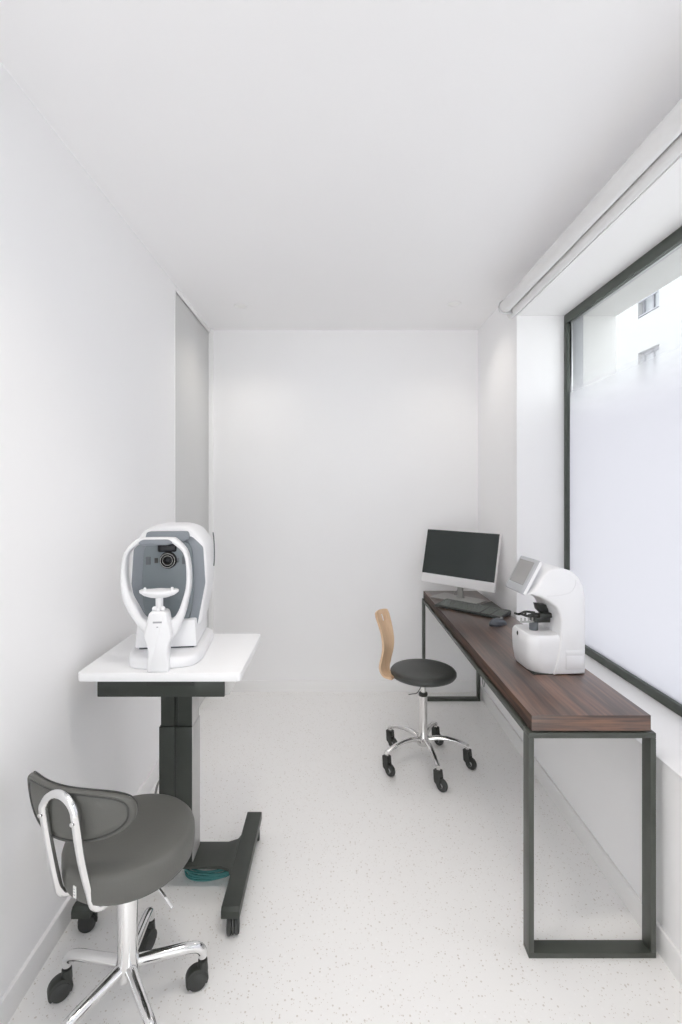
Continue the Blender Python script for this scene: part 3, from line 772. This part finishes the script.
b = MB(); b.lathe([(0, .0065), (.005, .006), (.0095, .0045), (.0095, .003), (0, .003)], 32, rot); b.build('lens', 'lens_glass', ln)
for r in (.0165, .0245):
    b = MB(); b.tube([rot @ Vector((r * math.cos(k * PI / 20), r * math.sin(k * PI / 20), .0125)) for k in range(40)], .0005, 6, True, 1); b.build('lens_ring', 'label_white', ln)
for x, w_, h_, m_ in ((-.066, .016, .028, 'slate_dark'), (-.039, .012, .018, 'black_plastic'), (.034, .011, .016, 'slate_dark'), (.056, .013, .028, 'slate_dark')):
    MB().box(x - w_ / 2, x + w_ / 2, .1295, .134, .342 - h_ / 2, .342 + h_ / 2, .001).build('indicator_window', m_, er)
b = MB(); b.tube([(.1345, .290, .425), (.137, .294, .40), (.1385, .296, .36), (.1385, .296, .32), (.137, .295, .295)], .0022, 8); b.build('side_seam', 'slate_dark', er)
# headrest ring: depth in y, thin band
outer = [(-.030, .100), (-.066, .140), (-.094, .195), (-.1105, .26), (-.1105, .33), (-.098, .387), (-.066, .424), (-.042, .431), (.042, .431), (.066, .424), (.098, .387), (.1105, .33), (.1105, .26), (.094, .195), (.068, .140), (.038, .100)]
inner = [(-.020, .155), (-.046, .166), (-.064, .205), (-.088, .262), (-.096, .33), (-.088, .380), (-.058, .409), (-.042, .413), (.042, .413), (.058, .409), (.088, .380), (.098, .33), (.096, .262), (.078, .205), (.052, .166), (.026, .155)]
def c3(pts, sub=5): return catmull([Vector((p[0], 0, p[1])) for p in pts], sub, True)
oc, ic = c3(outer), c3(inner)
def at(p, y, k=0, q=None):
    v = p.copy()
    if q is not None: v = p.lerp(q, k)
    return (v.x - .0155 * min(1, max(0, (v.z - .10) / .12)), y, v.z)
rings = []
n = len(oc)
b = MB(); bmr = bmesh.new()
sec = []   # cross-section loops around the band
for i in range(n):
    o_, i_ = oc[i], ic[i]
    sec.append([bmr.verts.new(at(o_, .062)), bmr.verts.new(at(o_, .028)), bmr.verts.new(at(o_, .022, .15, i_)), bmr.verts.new(at(o_, .020, .5, i_)), bmr.verts.new(at(o_, .022, .85, i_)), bmr.verts.new(at(i_, .028)), bmr.verts.new(at(i_, .062)), bmr.verts.new(at(o_, .066, .5, i_))])
for i in range(n):
    a, c = sec[i], sec[(i + 1) % n]
    for k in range(8): bmr.faces.new([a[k], a[(k + 1) % 8], c[(k + 1) % 8], c[k]])
bmesh.ops.recalc_face_normals(bmr, faces=bmr.faces[:]); b.merge(bmr)
b.build('headrest_ring', 'plastic_white', er, angle=70)
b = MB(); b.prism(rpoly([(-.070, .416), (-.056, .408), (.028, .408), (.042, .416), (.028, .4270), (-.056, .4270)], .008, 4), .013, .04, 'Y', .004); b.build('forehead_pad', 'slate_wing', er)
# chin rest tower
tow = [(-.034, 0), (.036, 0), (.034, .030), (.030, .060), (.033, .085), (.043, .108), (.042, .125), (.034, .160), (.029, .188), (.022, .196), (-.022, .196), (-.029, .188), (-.034, .160), (-.043, .125), (-.043, .108), (-.033, .085), (-.030, .060), (-.033, .030)]
b = MB(); b.prism(rpoly(tow, .006, 2), -.014, .045, 'Y', .007, 3); b.build('chin_rest_tower', 'plastic_white', er, angle=45)
b = MB(); b.box(-.014, .014, -.0148, -.012, .160, .1655, .0004, 1); b.box(-.003, .003, -.0148, -.012, .146, .149, .0003, 1); b.build('printed_mark', 'mark_grey', er)
b = MB(); b.cyl((-.001, .018, .192), (-.001, .018, .240), .012, n=24, bev=.001); b.build('chin_rest_stem', 'plastic_white', er)
b = MB(); b.sphere((-.013, .004, .203), .008); b.sphere((.013, .004, .203), .008); b.sphere((.0, .000, .199), .006); b.build('height_knob', 'plastic_white', er)
bmr = bmesh.new(); rings = []
b = MB()
def ell(rx, ry, z, n=40, sc=0): return [(rx * math.cos(2 * PI * k / n) - .002, .018 + ry * math.sin(2 * PI * k / n), z + sc * abs(math.cos(2 * PI * k / n)) ** 2) for k in range(n)]
b.loft([ell(.030, .018, .238), ell(.050, .024, .242, sc=.003), ell(.062, .030, .250, sc=.004), ell(.063, .031, .257, sc=.004), ell(.058, .028, .260, sc=.004), ell(.040, .020, .263, sc=0), ell(.012, .008, .266)])
b.build('chin_rest', 'plastic_white', er, angle=70)
for x in (-.044, .042): MB().cyl((x, .006, .256), (x, .006, .272), .0045, n=14, bev=.001).build('paper_pin', 'plastic_white', er)
